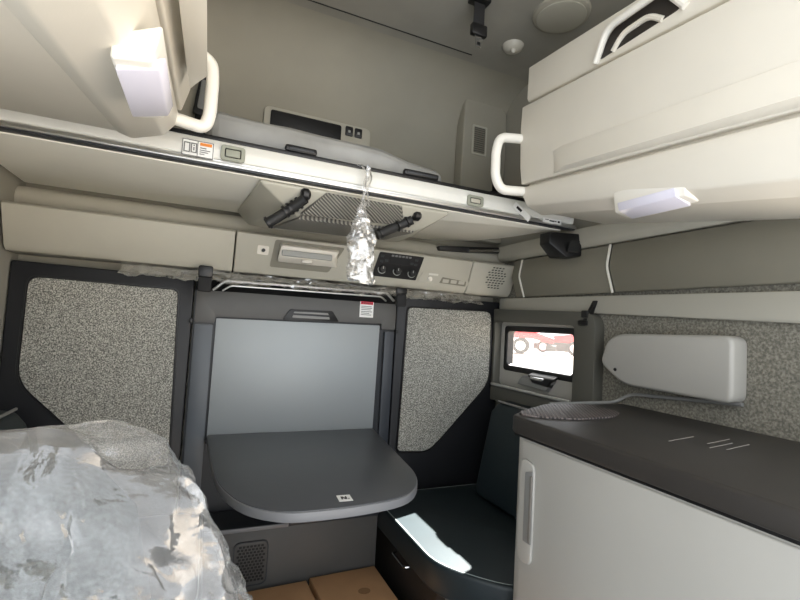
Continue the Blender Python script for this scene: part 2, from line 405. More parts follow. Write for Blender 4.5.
# mattress
b = BM(); box(b, (-.045,1.50,1.71), (.80,2.0,1.862), .035, 3)
bmesh.ops.subdivide_edges(b, edges=b.edges[:], cuts=6, use_grid_fill=True)
for v in b.verts:
    if v.co.x > .55: v.co.z -= max(0,(v.co.z-1.70))*min(1,(v.co.x-.55)/.25)*.35
crumple(b, .012, 9, 3., lambda c: 1 if c.z > 1.72 else .2)
for v in b.verts: v.co.z = max(v.co.z, 1.689)
o = obj('mattress', b, 'matt', None, 60); tag(o, 'grey mattress in clear plastic lying on the upper bunk', 'mattress')

# ------------------------------------------------------------------ stowed housing with ribbed panel under the bunk
T = thing('overhead_housing', 'pale housing with ribbed grey panel and two black arms under the upper bunk', 'overhead housing', (.45,1.6,1.53))
b = loft(BM(), [
    [(.125,1.453,1.652),(.80,1.453,1.652),(.865,1.95,1.652),(.085,1.95,1.652)],
    [(.125,1.450,1.640),(.80,1.450,1.640),(.865,1.94,1.640),(.090,1.94,1.640)],
    [(.225,1.51,1.582),(.73,1.51,1.590),(.76,1.83,1.590),(.120,1.83,1.577)],
    [(.26,1.53,1.567),(.70,1.53,1.576),(.71,1.79,1.576),(.20,1.79,1.564)]], .008); obj('housing', b, 'beige', T)
b = loft(BM(), [
    [(.335,1.462,1.645),(.62,1.462,1.645),(.655,1.522,1.590),(.265,1.522,1.578)],
    [(.335,1.440,1.640),(.60,1.440,1.638),(.640,1.502,1.583),(.265,1.498,1.566)]], .004); obj('ribbed_step', b, 'ribs', T)
b = loft(BM(), [
    [(.275,1.52,1.580),(.70,1.53,1.582),(.70,1.76,1.582),(.21,1.76,1.575)],
    [(.262,1.520,1.556),(.690,1.525,1.568),(.64,1.74,1.566),(.205,1.72,1.554)]], .004); obj('ribbed_step', b, 'ribs', T)
def arm(pts, knob):
    b = BM(); tube(b, fillet(pts, .03), .017, 12); a = obj('support_arm', b, 'rubber', T)
    b = lathe(BM(), [(.0001,-.016),(.012,-.016),(.02,-.008),(.02,.008),(.012,.016),(.0001,.016)], (0,0,0), 'x', 16)
    for v in b.verts: v.co += Vector(knob)
    obj('knob', b, 'black', a)
    return a
a = arm([(.158,1.50,1.522),(.215,1.49,1.566),(.268,1.45,1.612)], (.268,1.455,1.626))
for t in (.05,.5,.62,.74,.86):
    p = Vector((.158,1.50,1.522)).lerp(Vector((.268,1.47,1.612)), t); d = Vector((.5,-.1,.42)).normalized()*.004
    obj('coil_ring', tube(BM(), [p-d,p+d], .0215, 14), 'black', a)
a = arm([(.54,1.505,1.537),(.625,1.50,1.584),(.665,1.48,1.606)], (.678,1.475,1.622))
for t in (.1,.6,.85):
    p = Vector((.54,1.505,1.537)).lerp(Vector((.665,1.48,1.606)), t); d = Vector((.5,-.05,.3)).normalized()*.003
    obj('coil_ring', tube(BM(), [p-d,p+d], .0205, 14), 'black', a)

# clear bag tied to the rail
secs = []
prof = [(1.735,.006,0,.45),(1.70,.010,.01,.448),(1.66,.008,.0,.440),(1.635,.005,0,.437),(1.61,.010,0,.440),(1.57,.022,.004,.440),(1.53,.034,0,.442),(1.495,.048,0,.446),(1.47,.044,0,.447),(1.43,.046,0,.446),(1.40,.044,0,.444),(1.37,.046,0,.444),(1.352,.048,0,.446)]
fine = []
for (z0,r0,s0,x0),(z1,r1,s1,x1) in zip(prof, prof[1:]):
    for k in range(4):
        t = k/4; fine.append((z0+(z1-z0)*t, r0+(r1-r0)*t, x0+(x1-x0)*t))
fine.append((prof[-1][0], prof[-1][1], prof[-1][3]))
for z, r, x in fine:
    secs.append([(x+r*math.cos(2*math.pi*k/36), 1.375+r*.45*math.sin(2*math.pi*k/36), z) for k in range(36)])
b = loft(BM(), secs); crumple(b, .011, 38, 1.); T = thing('plastic_bag', 'crumpled clear plastic bag hanging from the upper bunk rail', 'bag', (.44,1.375,1.352))
obj('bag_body', b, 'bag', T, 20)
b = BM(); tube(b, fillet([(.43,1.43,1.748),(.44,1.405,1.742),(.455,1.40,1.70),(.445,1.385,1.66),(.438,1.377,1.62)], .02), .0035, 8); tube(b, fillet([(.47,1.43,1.745),(.475,1.40,1.70),(.455,1.39,1.66),(.462,1.38,1.60)], .02), .003, 8); obj('tie_string', b, 'bag', T)

# black hinge behind the underside and bracket on the right wall
T = BUNK
b = BM(); prism(b, rpoly([(1.03,1.622),(1.45,1.662),(1.45,1.632),(1.22,1.612),(1.04,1.602)], .006), 'y', 1.955, 1.985, .003); T = obj('hinge', b, 'black', T)
b = BM(); tube(b, [(1.20,1.953,1.618),(1.40,1.953,1.640)], .008); obj('hinge_pin', b, 'chrome', T)
T = thing('bunk_bracket', 'black wedge bracket on the right wall under the bunk rail end', 'bracket', (1.30,1.42,1.53))
b = loft(BM(), [[(1.265,1.44,1.638),(1.265,1.44,1.590),(1.325,1.40,1.533),(1.40,1.40,1.546),(1.40,1.40,1.638)], [(1.265,1.50,1.638),(1.265,1.50,1.590),(1.32,1.50,1.54),(1.43,1.50,1.546),(1.43,1.50,1.638)]], .005); obj('bracket_body', b, 'black', T)
b = prism(BM(), rpoly([(1.322,1.555),(1.385,1.558),(1.385,1.61),(1.335,1.60)], .006), 'y', 1.396, 1.402); obj('bracket_face', b, 'rubber', T)

# ------------------------------------------------------------------ rear console with climate panel
T = thing('rear_console', 'long beige overhead console with climate controls on the rear wall', 'console', (CX,1.95,1.40))
def csec(x): return [(x,2.05,1.562),(x,1.865,1.555),(x,1.85,1.545),(x,1.905,1.415),(x,1.925,1.398),(x,2.05,1.398)]
def cface(z): return 1.85 + (1.545-z)*(.055/.13)
b = BM(); loft(b, [csec(-.64),csec(.083)], .004); obj('left_cover', b, 'beige', T)
b = BM(); loft(b, [csec(.089),csec(1.166)], .004); obj('centre_cover', b, 'beige', T)
b = BM(); loft(b, [csec(1.172),csec(1.433)], .004); obj('right_cover', b, 'beige', T)
def onface(pts, off, thick, m, name, root, w=0.):
    """outline (x,z) laid on the sloping front face"""
    b = loft(BM(), [[(x, cface(z)-off, z) for x,z in pts], [(x, cface(z)-off-thick, z) for x,z in pts]], w); return obj(name, b, m, root)
# reading light flap
p = onface(rpoly([(.225,1.428),(.47,1.428),(.525,1.535),(.235,1.535)], .01), -.002, .004, 'band', 'shaded_light_recess', T)  # flat plate in a darker colour, standing in for shade inside the recess
b = loft(BM(), [[(.255,1.866,1.53),(.505,1.866,1.53),(.505,1.89,1.45),(.255,1.89,1.45)],[(.26,1.836,1.512),(.498,1.836,1.510),(.47,1.852,1.468),(.25,1.852,1.468)]], .004); lf = obj('reading_light', b, 'cream', p)
obj('light_lens', B((.262,1.833,1.472), (.468,1.85,1.496), .004), 'icon', lf)
obj('switch_tab', B((.345,1.84,1.452), (.385,1.86,1.464), .003), 'cream', lf)
# small socket
s = onface(rrect(.170,1.472,.214,1.506,.006), 0, .003, 'cream', 'socket', T)
b = BM(); tube(b, [(.193,1.872,1.488),(.193,1.862,1.488)], .007, 14); obj('socket_hole', b, 'black', s)
# climate panel
cp = onface(rpoly([(.668,1.434),(.885,1.432),(.902,1.538),(.684,1.538)], .006), 0, .004, 'black', 'climate_panel', T)
onface(rrect(.735,1.495,.835,1.520,.003), .004, .001, 'blackm', 'display', cp)
for x, z in ((.708,1.465),(.782,1.463),(.856,1.460)):
    b = BM(); y = cface(z)
    lathe(b, [(.0001,-.024),(.013,-.024),(.0155,-.02),(.017,-.003),(.017,.0),(.0001,.0)], (x,y,z), 'y', 24); k = obj('knob', b, 'rubber', cp)
    b = BM(); ring(b, [(x+.0195*math.cos(a),z+.0195*math.sin(a)) for a in [2*math.pi*i/24 for i in range(24)]], [(x+.0165*math.cos(a),z+.0165*math.sin(a)) for a in [2*math.pi*i/24 for i in range(24)]], 'y', y-.007, y-.004); obj('knob_ring', b, 'icon', k)
    obj('pointer', B((x-.0015,y-.0255,z+.001), (x+.0015,y-.023,z+.012)), 'icon', k)
for k in range(6): onface(rrect(.742+k*.017,1.524,.754+k*.017,1.532,.002), .004, .002, 'ink', 'button', cp)
for x, z in ((.700,1.522),(.700,1.500),(.722,1.505),(.868,1.520),(.868,1.500),(.848,1.503)): onface(rrect(x-.008,z-.005,x+.008,z+.005,.003), .004, .002, 'dark', 'button', cp)
# switch strip right of the climate panel
sw = onface(rpoly([(.893,1.428),(1.165,1.422),(1.172,1.452),(1.07,1.466),(.915,1.478)], .012), 0, .003, 'beige', 'switch_strip', T)
onface(rrect(.945,1.463,.995,1.472,.003), .002, .002, 'seam', 'label_bar', sw)
b = BM(); lathe(b, [(.0001,-.008),(.010,-.006),(.013,0),(.0001,0)], (.957,cface(1.446)-.003,1.446), 'y', 18); obj('round_button', b, 'cream', sw)
onface(rpoly([(1.01,1.432),(1.155,1.427),(1.155,1.450),(1.02,1.460)], .004), .002, .002, 'band', 'button_row', sw)
for k in range(3): onface(rrect(1.025+k*.044,1.435,1.058+k*.044,1.451,.003), .004, .001, 'beige', 'button', sw)
# speaker grille: round field of slots
g = BM(); gx, gz = 1.318, 1.482
pts = [(gx+.062*math.cos(a), gz+.058*math.sin(a)) for a in [2*math.pi*i/32 for i in range(32)]]
g = onface(pts, -.002, .004, 'beige', 'speaker_grille', T)
b = BM()
for r in range(9):
    z = gz - .048 + r*.012; half = math.sqrt(max(0, .058**2-(z-gz)**2))
    x = gx - half + (.009 if r%2 else 0)
    while x + .009 < gx + half:
        loft(b, [[(u, cface(v)-.0015, v) for u,v in ((x,z-.003),(x+.011,z-.0015),(x+.011,z+.0035),(x,z+.002))], [(u, cface(v)-.0035, v) for u,v in ((x,z-.003),(x+.011,z-.0015),(x+.011,z+.0035),(x,z+.002))]]); x += .0185
obj('grille_slots', b, 'black', g)

# ------------------------------------------------------------------ fold-down bed panel on the rear wall
PY = 2.0
T = thing('folding_bed_panel', 'grey folded-up bed panel with a silver recess behind the table', 'bed panel', (CX,2.0,.38))
b = prism(BM(), [(-.045,.38),(.838,.38),(.838,1.36),(-.045,1.36)], 'y', PY+.012, PY+.06); obj('back_board', b, 'dark', T)
b = prism(BM(), rpoly([(-.040,1.186),(.034,1.186),(.040,1.212),(.765,1.222),(.765,1.196),(.835,1.196),(.835,1.326),(-.040,1.316)], .006, 3), 'y', PY-.012, PY+.012, .004); obj('top_board', b, 'grey', T)
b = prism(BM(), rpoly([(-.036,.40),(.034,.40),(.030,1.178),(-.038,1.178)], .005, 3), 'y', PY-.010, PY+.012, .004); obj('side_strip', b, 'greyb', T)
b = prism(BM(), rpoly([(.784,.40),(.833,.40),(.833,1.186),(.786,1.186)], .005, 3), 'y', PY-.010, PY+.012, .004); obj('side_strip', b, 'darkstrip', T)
b = prism(BM(), rpoly([(.041,.70),(.754,.70),(.760,1.213),(.041,1.205)], .004, 3), 'y', PY-.002, PY+.012, .002); obj('silver_recess', b, 'silver', T)['label'] = 'brushed silver recess panel'
h = obj('handle', prism(BM(), rpoly([(.305,1.215),(.556,1.219),(.522,1.266),(.335,1.262)], .006, 3), 'y', PY-.020, PY-.010, .003), 'black', T)
obj('handle_opening', prism(BM(), rpoly([(.345,1.226),(.512,1.227),(.502,1.255),(.352,1.253)], .004, 3), 'y', PY-.0225, PY-.0195), 'chan', h)
obj('grip_bar', B((.345,PY-.026,1.238), (.510,PY-.0215,1.246), .002), 'dark', h)
sticker(T, .652, .719, 1.247, 1.322, PY-.0125, [('red_header','red',[(.05,.80,.95,.98)]), ('text_lines','ink',[(.1,.66,.85,.7),(.1,.56,.9,.6),(.1,.46,.8,.5),(.1,.34,.9,.38),(.1,.24,.7,.28),(.1,.14,.85,.18)]), ('header_letters','paper',[(.2+.11*k,.85,.27+.11*k,.93) for k in range(6)])], 'warning_label', label='white warning label with a red header')
obj('top_ledge', prism(BM(), [(1.945,1.368),(2.03,1.378),(2.03,1.316),(1.99,1.316)], 'x', -.045, .838, .004), 'black', T)
b = BM(); tube(b, fillet([(.020,1.955,1.318),(.062,1.94,1.358),(.762,1.94,1.366),(.806,1.955,1.332)], .012), .006, 10)
tube(b, fillet([(.055,1.948,1.318),(.085,1.938,1.340),(.735,1.938,1.346),(.765,1.948,1.328)], .012), .004, 10); obj('pull_bar', b, 'alu', T)
obj('slot', B((-.04,PY-.011,1.179), (.034,PY+.002,1.186)), 'black', T)

# table hinged to the bed panel
T = thing('folding_table', 'dark grey fold-out table with rounded front, below the silver panel', 'table', (CX,1.98,.70))
out = rpoly([(.041,1.985),(.052,1.60),(.070,1.385),(.125,1.235),(.215,1.158),(.40,1.150),(.585,1.185),(.675,1.33),(.752,1.985)], [.005,.12,.12,.10,.09,.12,.10,.12,.005], 6)
b = prism(BM(), out, 'z', .708, .733, .003); obj('table_edge', b, 'edge', T)
ins = [(CX+(x-CX)*.994, 1.985-(1.985-y)*.994) for x,y in out]
obj('tabletop', prism(BM(), ins, 'z', .728, .7355, .001), 'table', T)
b = BM(); box(b, (.12,1.55,.675), (.67,1.97,.704), .005); obj('support_frame', b, 'dark', T)
b = BM(); tube(b, [(.035,1.982,.712),(.755,1.982,.712)], .012); obj('hinge', b, 'black', T)
obj('release_lever', B((.44,1.26,.694), (.52,1.30,.704), .003), 'black', T)
# sticker with an N on the table
b = B((-.019,-.021,0), (.019,.021,.0012)); rot = Matrix.Rotation(math.radians(-3),3,'Z')
for v in b.verts: v.co = rot @ v.co + Vector((.389,1.215,.7355))
s = obj('sticker', b, 'paper', T)
b = BM()
for q in ([(-.010,-.009),(-.006,-.009),(-.006,.009),(-.010,.009)], [(.002,-.009),(.006,-.009),(.006,.009),(.002,.009)], [(-.010,.009),(-.005,.009),(.006,-.009),(.001,-.009)], [(.009,-.009),(.012,-.009),(.012,-.005),(.009,-.005)]): prism(b, q, 'z', 0, .0008)
for v in b.verts: v.co = rot @ v.co + Vector((.389,1.215,.7367))
obj('sticker_letter', b, 'inkb', s)

# bed straps
for x, z0, z1, lab in ((-.012,1.305,1.416,'black strap over the upper left corner of the grey bed panel'),(.808,1.305,1.402,'black strap over the upper right corner of the grey bed panel')):
    T = thing('latch_strap', lab, 'strap', (x,1.93,z0), 'bed panel straps')
    b = BM(); box(b, (x-.026,1.862,z0+.055), (x+.026,1.888,z1-.012), .006); obj('strap_hook', b, 'black', T)
    b = BM(); box(b, (x-.024,1.862,z0), (x+.024,1.886,z0+.056), .006); obj('strap_tab', b, 'blackm', T)
# crinkled film along the top of the bed
n = 140; b = BM(); rows = []
for i in range(n+1):
    x = -.30 + 1.56*i/n; row = []
    for j in range(9):
        t = j/8; row.append(b.verts.new((x, 1.932-.028*t, 1.392-.044*t)))
    rows.append(row)
for a, c in zip(rows, rows[1:]):
    for j in range(8): b.faces.new((a[j],c[j],c[j+1],a[j+1]))
crumple(b, .012, 22, 5.)
for v in b.verts: v.co.z = min(v.co.z, 1.396); v.co.y = min(max(v.co.y, 1.8895), 1.94)
o = obj('plastic_film', b, 'film', None, 20); tag(o, 'crinkled clear plastic film strip along the top of the grey bed panel', 'plastic film')

# side panels with speckled carpet inserts
def side_panel(f, lab):
    xs = lambda pts: [(f(x),z) for x,z in pts]
    T = thing('side_panel', lab, 'wall panel', (f(1.12),2.03,.36))
    obj('panel_frame', prism(BM(), xs(rpoly([(.845,.36),(1.44,.36),(1.44,1.372),(.845,1.362)], .01)), 'y', 2.0, 2.06, .006), 'darker', T)
    obj('carpet_insert', prism(BM(), xs(rpoly([(.902,1.308),(1.381,1.318),(1.383,.945),(1.11,.668),(1.045,.612),(.886,.622)], [.025,.04,.06,.06,.05,.02], 6)), 'y', 1.990, 2.002, .003), 'speck', T)['label'] = 'speckled grey carpet insert'
    r0 = rpoly([(.894,1.316),(1.391,1.326),(1.393,.940),(1.116,.660),(1.048,.602),(.877,.612)], [.028,.045,.06,.06,.05,.02], 6)
    r1 = rpoly([(.900,1.310),(1.383,1.320),(1.385,.944),(1.111,.666),(1.045,.610),(.884,.620)], [.025,.04,.06,.06,.05,.02], 6)
    obj('insert_trim', ring(BM(), xs(r0), xs(r1), 'y', 1.992, 2.002, .001), 'black', T)
    b = BM(); box(b, (min(f(.840),f(.852)),1.985,1.18), (max(f(.840),f(.852)),2.0,1.20), .003); obj('catch', b, 'black', T)
side_panel(lambda x: x, 'dark wall panel with a speckled carpet insert right of the grey bed panel')
side_panel(mx, 'dark wall panel with a speckled carpet insert left of the grey bed panel')
# slim pale sliver on top of the right panel
# lower panel under the table
T = thing('lower_panel', 'grey lower panel with a speaker grille under the table', 'panel', (CX,1.9,0))
b = BM(); box(b, (.052,1.835,.0), (.742,1.99,.405), .004); obj('panel_body', b, 'lower', T)
obj('ledge', B((.052,1.825,.405), (.742,1.998,.422), .004), 'dark', T)
obj('ledge_edge', B((.052,1.818,.406), (.36,1.826,.421), .002), 'edge', T)
g = obj('speaker_grille', prism(BM(), rrect(.165,.20,.288,.36,.025), 'y', 1.831, 1.836, .001), 'lower', T)
ringo = ring(BM(), rrect(.162,.197,.291,.363,.027), rrect(.166,.201,.287,.359,.025), 'y', 1.829, 1.835); obj('grille_rim', ringo, 'dark', T)
b = BM()
for r in range(12):
    for c in range(8):
        x = .180 + c*.0135 + (.0065 if r%2 else 0); z = .218 + r*.0115
        if x < .280: box(b, (x-.005,1.8295,z-.004), (x+.005,1.8315,z+.004))
obj('grille_holes', b, 'black', g)

# cardboard on the floor
def carton(pts, h, lab, flap):
    xs = [p[0] for p in pts]; ys = [p[1] for p in pts]
    T = thing('cardboard_box', lab, 'box', ((min(xs)+max(xs))/2,(min(ys)+max(ys))/2,0), 'cardboard boxes on the floor')
    obj('carton_body', prism(BM(), pts, 'z', .001, h, .003), 'card', T)
    obj('lid_flap', prism(BM(), flap, 'z', h, h+.004, .001), 'card', T); return T
carton([(.21,1.32),(.475,1.30),(.445,1.815),(.18,1.805)], .188, 'flat brown cardboard box under the table, left of the stained one', [(.208,1.318),(.472,1.30),(.443,1.813),(.182,1.803)])
T = carton([(.485,1.30),(.745,1.29),(.735,1.825),(.455,1.815)], .195, 'brown cardboard box with a dark round stain, beside the dark seat base', [(.487,1.302),(.743,1.292),(.733,1.823),(.457,1.813)])
b = BM(); lathe(b, [(.0001,0),(.020,0),(.020,.0008),(.0001,.0008)], (0,0,0), 'z', 24)
for v in b.verts: v.co = Vector((.635+v.co.x*1.2, 1.665+v.co.y, .1992+v.co.z))
obj('stain', b, 'stain', T)

# ------------------------------------------------------------------ bench seats
def bench(f, lab, detail):
    P = lambda pts: [(f(x),y) for x,y in pts]
    T = thing('bench_seat', lab, 'seat', (f(1.1),1.55,0), None)
    outline = rpoly([(.745,1.93),(.745,1.345),(.815,1.235),(.93,1.115),(1.42,1.115),(1.42,1.96),(.80,1.96)], [.01,.08,.06,.08,.02,.02,.02], 6)
    b = BM(); prism(b, P(outline), 'z', .345, .448, .02, 4); cu = obj('cushion', b, 'seat', T, 50)
    q = [(f(x), y, .4445) for x,y in rpoly([(.756,1.93),(.756,1.348),(.824,1.243),(.935,1.128),(1.41,1.128),(1.41,1.95),(.81,1.95)], [.01,.08,.06,.08,.02,.02,.02], 6)]
    b = BM(); tube(b, q + q[:1], .0035, 8); obj('cushion_piping', b, 'piping', cu)
    base = [(.785,1.955),(.785,1.375),(.845,1.28),(.96,1.16),(1.41,1.16),(1.41,1.955)]
    obj('seat_base', prism(BM(), P(base), 'z', 0, .345, .006), 'brown', T)
    obj('base_corner', prism(BM(), P([(.800,1.342),(.838,1.280),(.953,1.158),(.962,1.164),(.85,1.29),(.806,1.35)]), 'z', .02, .335, .001), 'basegr', T)
    bt = loft(BM(), [[(f(1.215),1.83,.455),(f(1.42),1.90,.455),(f(1.42),1.14,.455),(f(1.215),1.16,.455)],
                     [(f(1.23),1.84,.50),(f(1.43),1.90,.50),(f(1.43),1.14,.50),(f(1.23),1.15,.50)],
                     [(f(1.30),1.845,.83),(f(1.43),1.88,.83),(f(1.43),1.15,.83),(f(1.30),1.16,.83)],
                     [(f(1.325),1.82,.875),(f(1.43),1.86,.885),(f(1.43),1.17,.885),(f(1.325),1.18,.875)]], .018, 3); br = obj('backrest', bt, 'seat', T, 50)
    b = BM(); tube(b, [(f(1.328),1.82,.882),(f(1.328),1.18,.882)], .005, 8); obj('backrest_piping', b, 'chan', br)
    x = f(.785); s = -1 if f(1) == 1 else 1
    b = BM(); tube(b, fillet([(x,1.72,.300),(x+s*.018,1.715,.298),(x+s*.018,1.60,.298),(x,1.595,.300)], .01), .005, 8); obj('pull_handle', b, 'chrome', T)
    b = BM(); lathe(b, [(.0001,0),(.014,0),(.014,.008),(.009,.012),(.0001,.012)], (x,1.445,.25), 'x', 18)
    for v in b.verts: v.co.x = x + s*abs(v.co.x-x)
    lk = obj('lock', b, 'chrome', T); obj('keyhole', B((x+s*.012-.001,1.443,.245),(x+s*.012+.001,1.447,.256)), 'black', lk)
bench(lambda x: x, 'dark green-grey bench seat with a sunlit strip, right of the table', True)
bench(mx, 'dark green-grey bench seat left of the table, behind the plastic-wrapped seat', False)

# ------------------------------------------------------------------ refrigerator cabinet
T = thing('fridge_cabinet', 'light grey cabinet with a vertical handle and dark tray top by the right wall', 'cabinet', (1.15,.8,0))
ol = rpoly([(.853,.36),(.853,1.088),(1.02,1.10),(1.44,1.10),(1.44,.36)], [.02,.05,.01,.01,.01], 6)
obj('body', prism(BM(), ol, 'z', 0, .925, .004), 'fridge', T)
d = obj('door', B((.847,.37,.05), (.856,1.040,.918), .006, 3), 'fridge', T)
hz = [(1.012,.602),(1.068,.60),(1.070,.868),(1.000,.866)]
h = obj('handle', prism(BM(), rpoly([(.980,.600),(1.030,.594),(1.040,.640),(1.040,.835),(1.030,.874),(.980,.864)], .02), 'x', .839, .848, .004, 3), 'fridge', d)
obj('handle_channel', prism(BM(), rpoly([(.980,.655),(1.012,.655),(1.012,.838),(.982,.848)], .004), 'x', .8365, .841, .001), 'chan', h)
obj('grip_edge', B((.832,.980,.66), (.838,.988,.835), .002), 'basegr', h)
to = rpoly([(.838,.355),(.838,1.085),(.885,1.118),(1.07,1.222),(1.44,1.215),(1.44,.355)], [.01,.06,.05,.05,.01,.01], 6)
t = obj('tray_top', prism(BM(), to, 'z', .930, .978, .010, 3), 'top', T)
obj('shadow_gap', prism(BM(), [(.850,.365),(.850,1.08),(1.0,1.095),(1.43,1.09),(1.43,.365)], 'z', .922, .932), 'black', T)
obj('grip_mat', prism(BM(), rpoly([(.862,1.080),(.890,1.112),(1.075,1.212),(1.25,1.20),(1.25,1.06),(1.15,1.0),(1.0,.99),(.90,1.03)], .03), 'z', .976, .983, .001), 'mesh', t)['label'] = 'diamond-textured grip mat'
b = BM(); tube(b, fillet([(1.10,1.220,.980),(1.40,1.214,.984),(1.425,1.17,1.02),(1.425,.80,1.05)], .05), .006, 8); obj('tray_rim', b, 'chan', t)
b = BM()
for y, x in ((.66,1.12),(.68,1.09),(.71,1.13),(.75,1.05)):
    prism(b, [(x,y),(x+.12,y+.02),(x+.12,y+.0225),(x,y+.002)], 'z', .9775, .9788)
obj('scratch_marks', b, 'scratch', t)

# ------------------------------------------------------------------ overhead cabinets
def cabinet(f, labs, lamp, xo=1.432, hp=1., tp=0.):
    Y0, Y1, DZ, DX = 1.28, .36, -.085, .0
    T = thing('overhead_cabinet', labs, 'cabinet', (f(1.2),.8,1.60), 'overhead cabinets')
    def sec(pts, y, bz=0):
        t = (Y0-y)/(Y0-Y1); return [(f(x+tp*max(0,1.96-z)*(1 if x < 1.2 else 0)), y, z+DZ*t+(bz*t if z < 1.70 else 0)) for x,z in pts]
    def piece(pts, w, name, m, root, ya=Y0, yb=Y1, bz=0):
        return obj(name, loft(BM(), [sec(pts,ya,bz), sec(pts,yb,bz)], w, 3), m, root)
    piece([(xo,2.15),(1.018,2.15),(1.018,1.71),(1.10,1.655),(xo,1.655)], .004, 'body', 'cream', T, Y0-.006, bz=-.06)
    ud = piece([(1.016,2.172),(1.020,2.044),(1.004,2.044),(.998,2.056),(1.000,2.172)], .004, 'upper_door', 'cream', T)
    ld = piece([(1.020,2.024),(1.020,1.745),(.994,1.742),(.986,1.80),(.980,1.92),(.984,2.024)], .005, 'lower_door', 'cream', T, Y0+.008)
    b = loft(BM(), [[(f(.989+.1*tp),1.135,1.82),(f(.984),1.10,1.735),(f(.996),1.13,1.735)], [(f(.982),1.05,1.808),(f(.960),1.04,1.730),(f(1.0),1.04,1.728)], [(f(.982),Y1,1.75),(f(.958),Y1,1.668),(f(1.0),Y1,1.66)]], .002); obj('finger_pull', b, 'cream', ld)
    piece([(1.018,1.733),(.998,1.733),(1.000,1.700),(1.02,1.668),(1.085,1.645),(1.12,1.655),(1.05,1.70)], .006, 'belly_panel', 'cream', T, Y0+.005, bz=-.06)
    # upper door pull: dark pocket under a pale arch
    zo = 2.11 - .085*(Y0-.83)/(Y0-Y1)
    pk = obj('pull_pocket', prism(BM(), [(y, zo+z) for y,z in rpoly([(.960,-.045),(.91,.022),(.75,.022),(.705,-.045)], .02)], 'x', min(f(.9965),f(1.001)), max(f(.9965),f(1.001))), 'brown', ud)
    b = BM(); tube(b, fillet([(f(.994),.965,zo-.05),(f(.980),.915,zo+.022),(f(.980),.745,zo+.022),(f(.994),.695,zo-.05)], .03), .010, 10); obj('pull_handle', b, 'ivory', ud)
    b = BM(); tube(b, fillet([(f(.996),.905,zo-.045),(f(.992),.870,zo-.015),(f(.992),.79,zo-.015),(f(.996),.755,zo-.045)], .02), .008, 8); obj('pull_lip', b, 'cream', pk)
    zb = 1.62 - .14*(Y0-.8)/(Y0-Y1)
    lm = obj('reading_lamp', loft(BM(), [[(f(1.01),y,zb+.075),(f(1.07),y,zb+.045),(f(1.07),y,zb+.010),(f(1.02),y,zb+.018)] for y in (.905,.70)], .006, 3), 'ivory', T)
    obj('lamp_lens', loft(BM(), [[(f(1.005),y,zb+.040),(f(1.066),y,zb+.012),(f(1.066),y,zb+.003),(f(1.012),y,zb+.018)] for y in (.885,.72)], .003), 'lens', lm)
    y = Y0+.012
    b = BM(); tube(b, fillet([(f(1.03),y-.008,1.913),(f(1-.10*hp),y,1.897),(f(1-.115*hp),y,1.850),(f(1-.114*hp),y,1.752),(f(1-.088*hp),y,1.712),(f(1.03+.2*tp),y-.008,1.722)], .035, 8), .0165, 16); obj('grab_handle', b, 'ivory', T)['label'] = 'ivory C-shaped grab handle'
cabinet(lambda x: x, 'cream overhead cabinet with grab handle above the light grey cabinet on the right', True)
cabinet(lambda x: .925-x, 'cream overhead cabinet with grab handle on the left side above the wrapped seat', False, 1.568, .40, .13)

# ------------------------------------------------------------------ small fittings up in the bunk space
T = thing('switch_panel', 'pale panel with black niche and two switches on the wall above the mattress', 'switch panel', (.42,2.07,2.06))
obj('bezel', prism(BM(), rrect(.172,1.98,.676,2.170,.03), 'y', 2.062, 2.079, .004), 'beige', T)
obj('niche', prism(BM(), rrect(.200,2.0,.528,2.155,.012), 'y', 2.058, 2.063, .002), 'black', T)
for x in (.548,.594):
    s = obj('switch', prism(BM(), rrect(x,2.112,x+.037,2.158,.006), 'y', 2.054, 2.063, .003), 'black', T)
    obj('switch_symbol', B((x+.013,2.0530,2.127), (x+.024,2.0545,2.138)), 'icon', s)
T = thing('corner_panel', 'tall beige corner panel with a small vent behind the right grab handle', 'corner panel', (1.30,2.03,1.70))
b = prism(BM(), rpoly([(1.158,1.69),(1.432,1.69),(1.432,2.40),(1.38,2.455),(1.165,2.44)], [.01,.01,.06,.05,.04]), 'y', 2.0, 2.079, .022, 4); obj('panel_body', b, 'liner', T)
v = obj('vent', ring(BM(), rrect(1.215,2.140,1.305,2.298,.006), rrect(1.225,2.150,1.295,2.288,.004), 'y', 1.994, 2.001, .001), 'beige', T)
obj('vent_back', B((1.221,1.9985,2.146), (1.299,2.0005,2.292)), 'dark', v)
for k in range(12): obj('vent_slat', B((1.2255,1.9955,2.152+k*.0113), (1.2945,1.999,2.159+k*.0113)), 'band', v)
# roof fittings
T = thing('ceiling_speaker', 'large round flat disc on the ceiling above the right overhead cabinet', 'ceiling disc', (1.215,1.365,2.5))
b = lathe(BM(), [(.0001,-.022),(.080,-.022),(.094,-.018),(.102,-.006),(.104,0),(.0001,0)], (1.215,1.365,2.5), 'z', 48); obj('cover', b, 'disc', T)
b = lathe(BM(), [(.098,-.016),(.108,-.010),(.112,0),(.098,0)], (1.215,1.365,2.5), 'z', 48); obj('outer_ring', b, 'liner', T)
T = thing('dome_lamp', 'small pale dome lamp on the ceiling left of the round disc', 'dome lamp', (1.175,1.622,2.5))
obj('lamp_cover', lathe(BM(), [(.0001,-.03),(.024,-.027),(.042,-.014),(.048,0),(.0001,0)], (1.175,1.622,2.5), 'z', 24), 'domec', T)
obj('lamp_tip', lathe(BM(), [(.0001,-.042),(.008,-.040),(.016,-.026),(.0001,-.022)], (1.170,1.612,2.5), 'z', 16), 'domec', T)
T = thing('restraint_belt', 'short black restraint belt with metal buckle tongue hanging from the ceiling', 'belt', (.885,1.45,2.5))
obj('anchor', B((.845,1.425,2.485), (.925,1.475,2.5), .005), 'black', T)
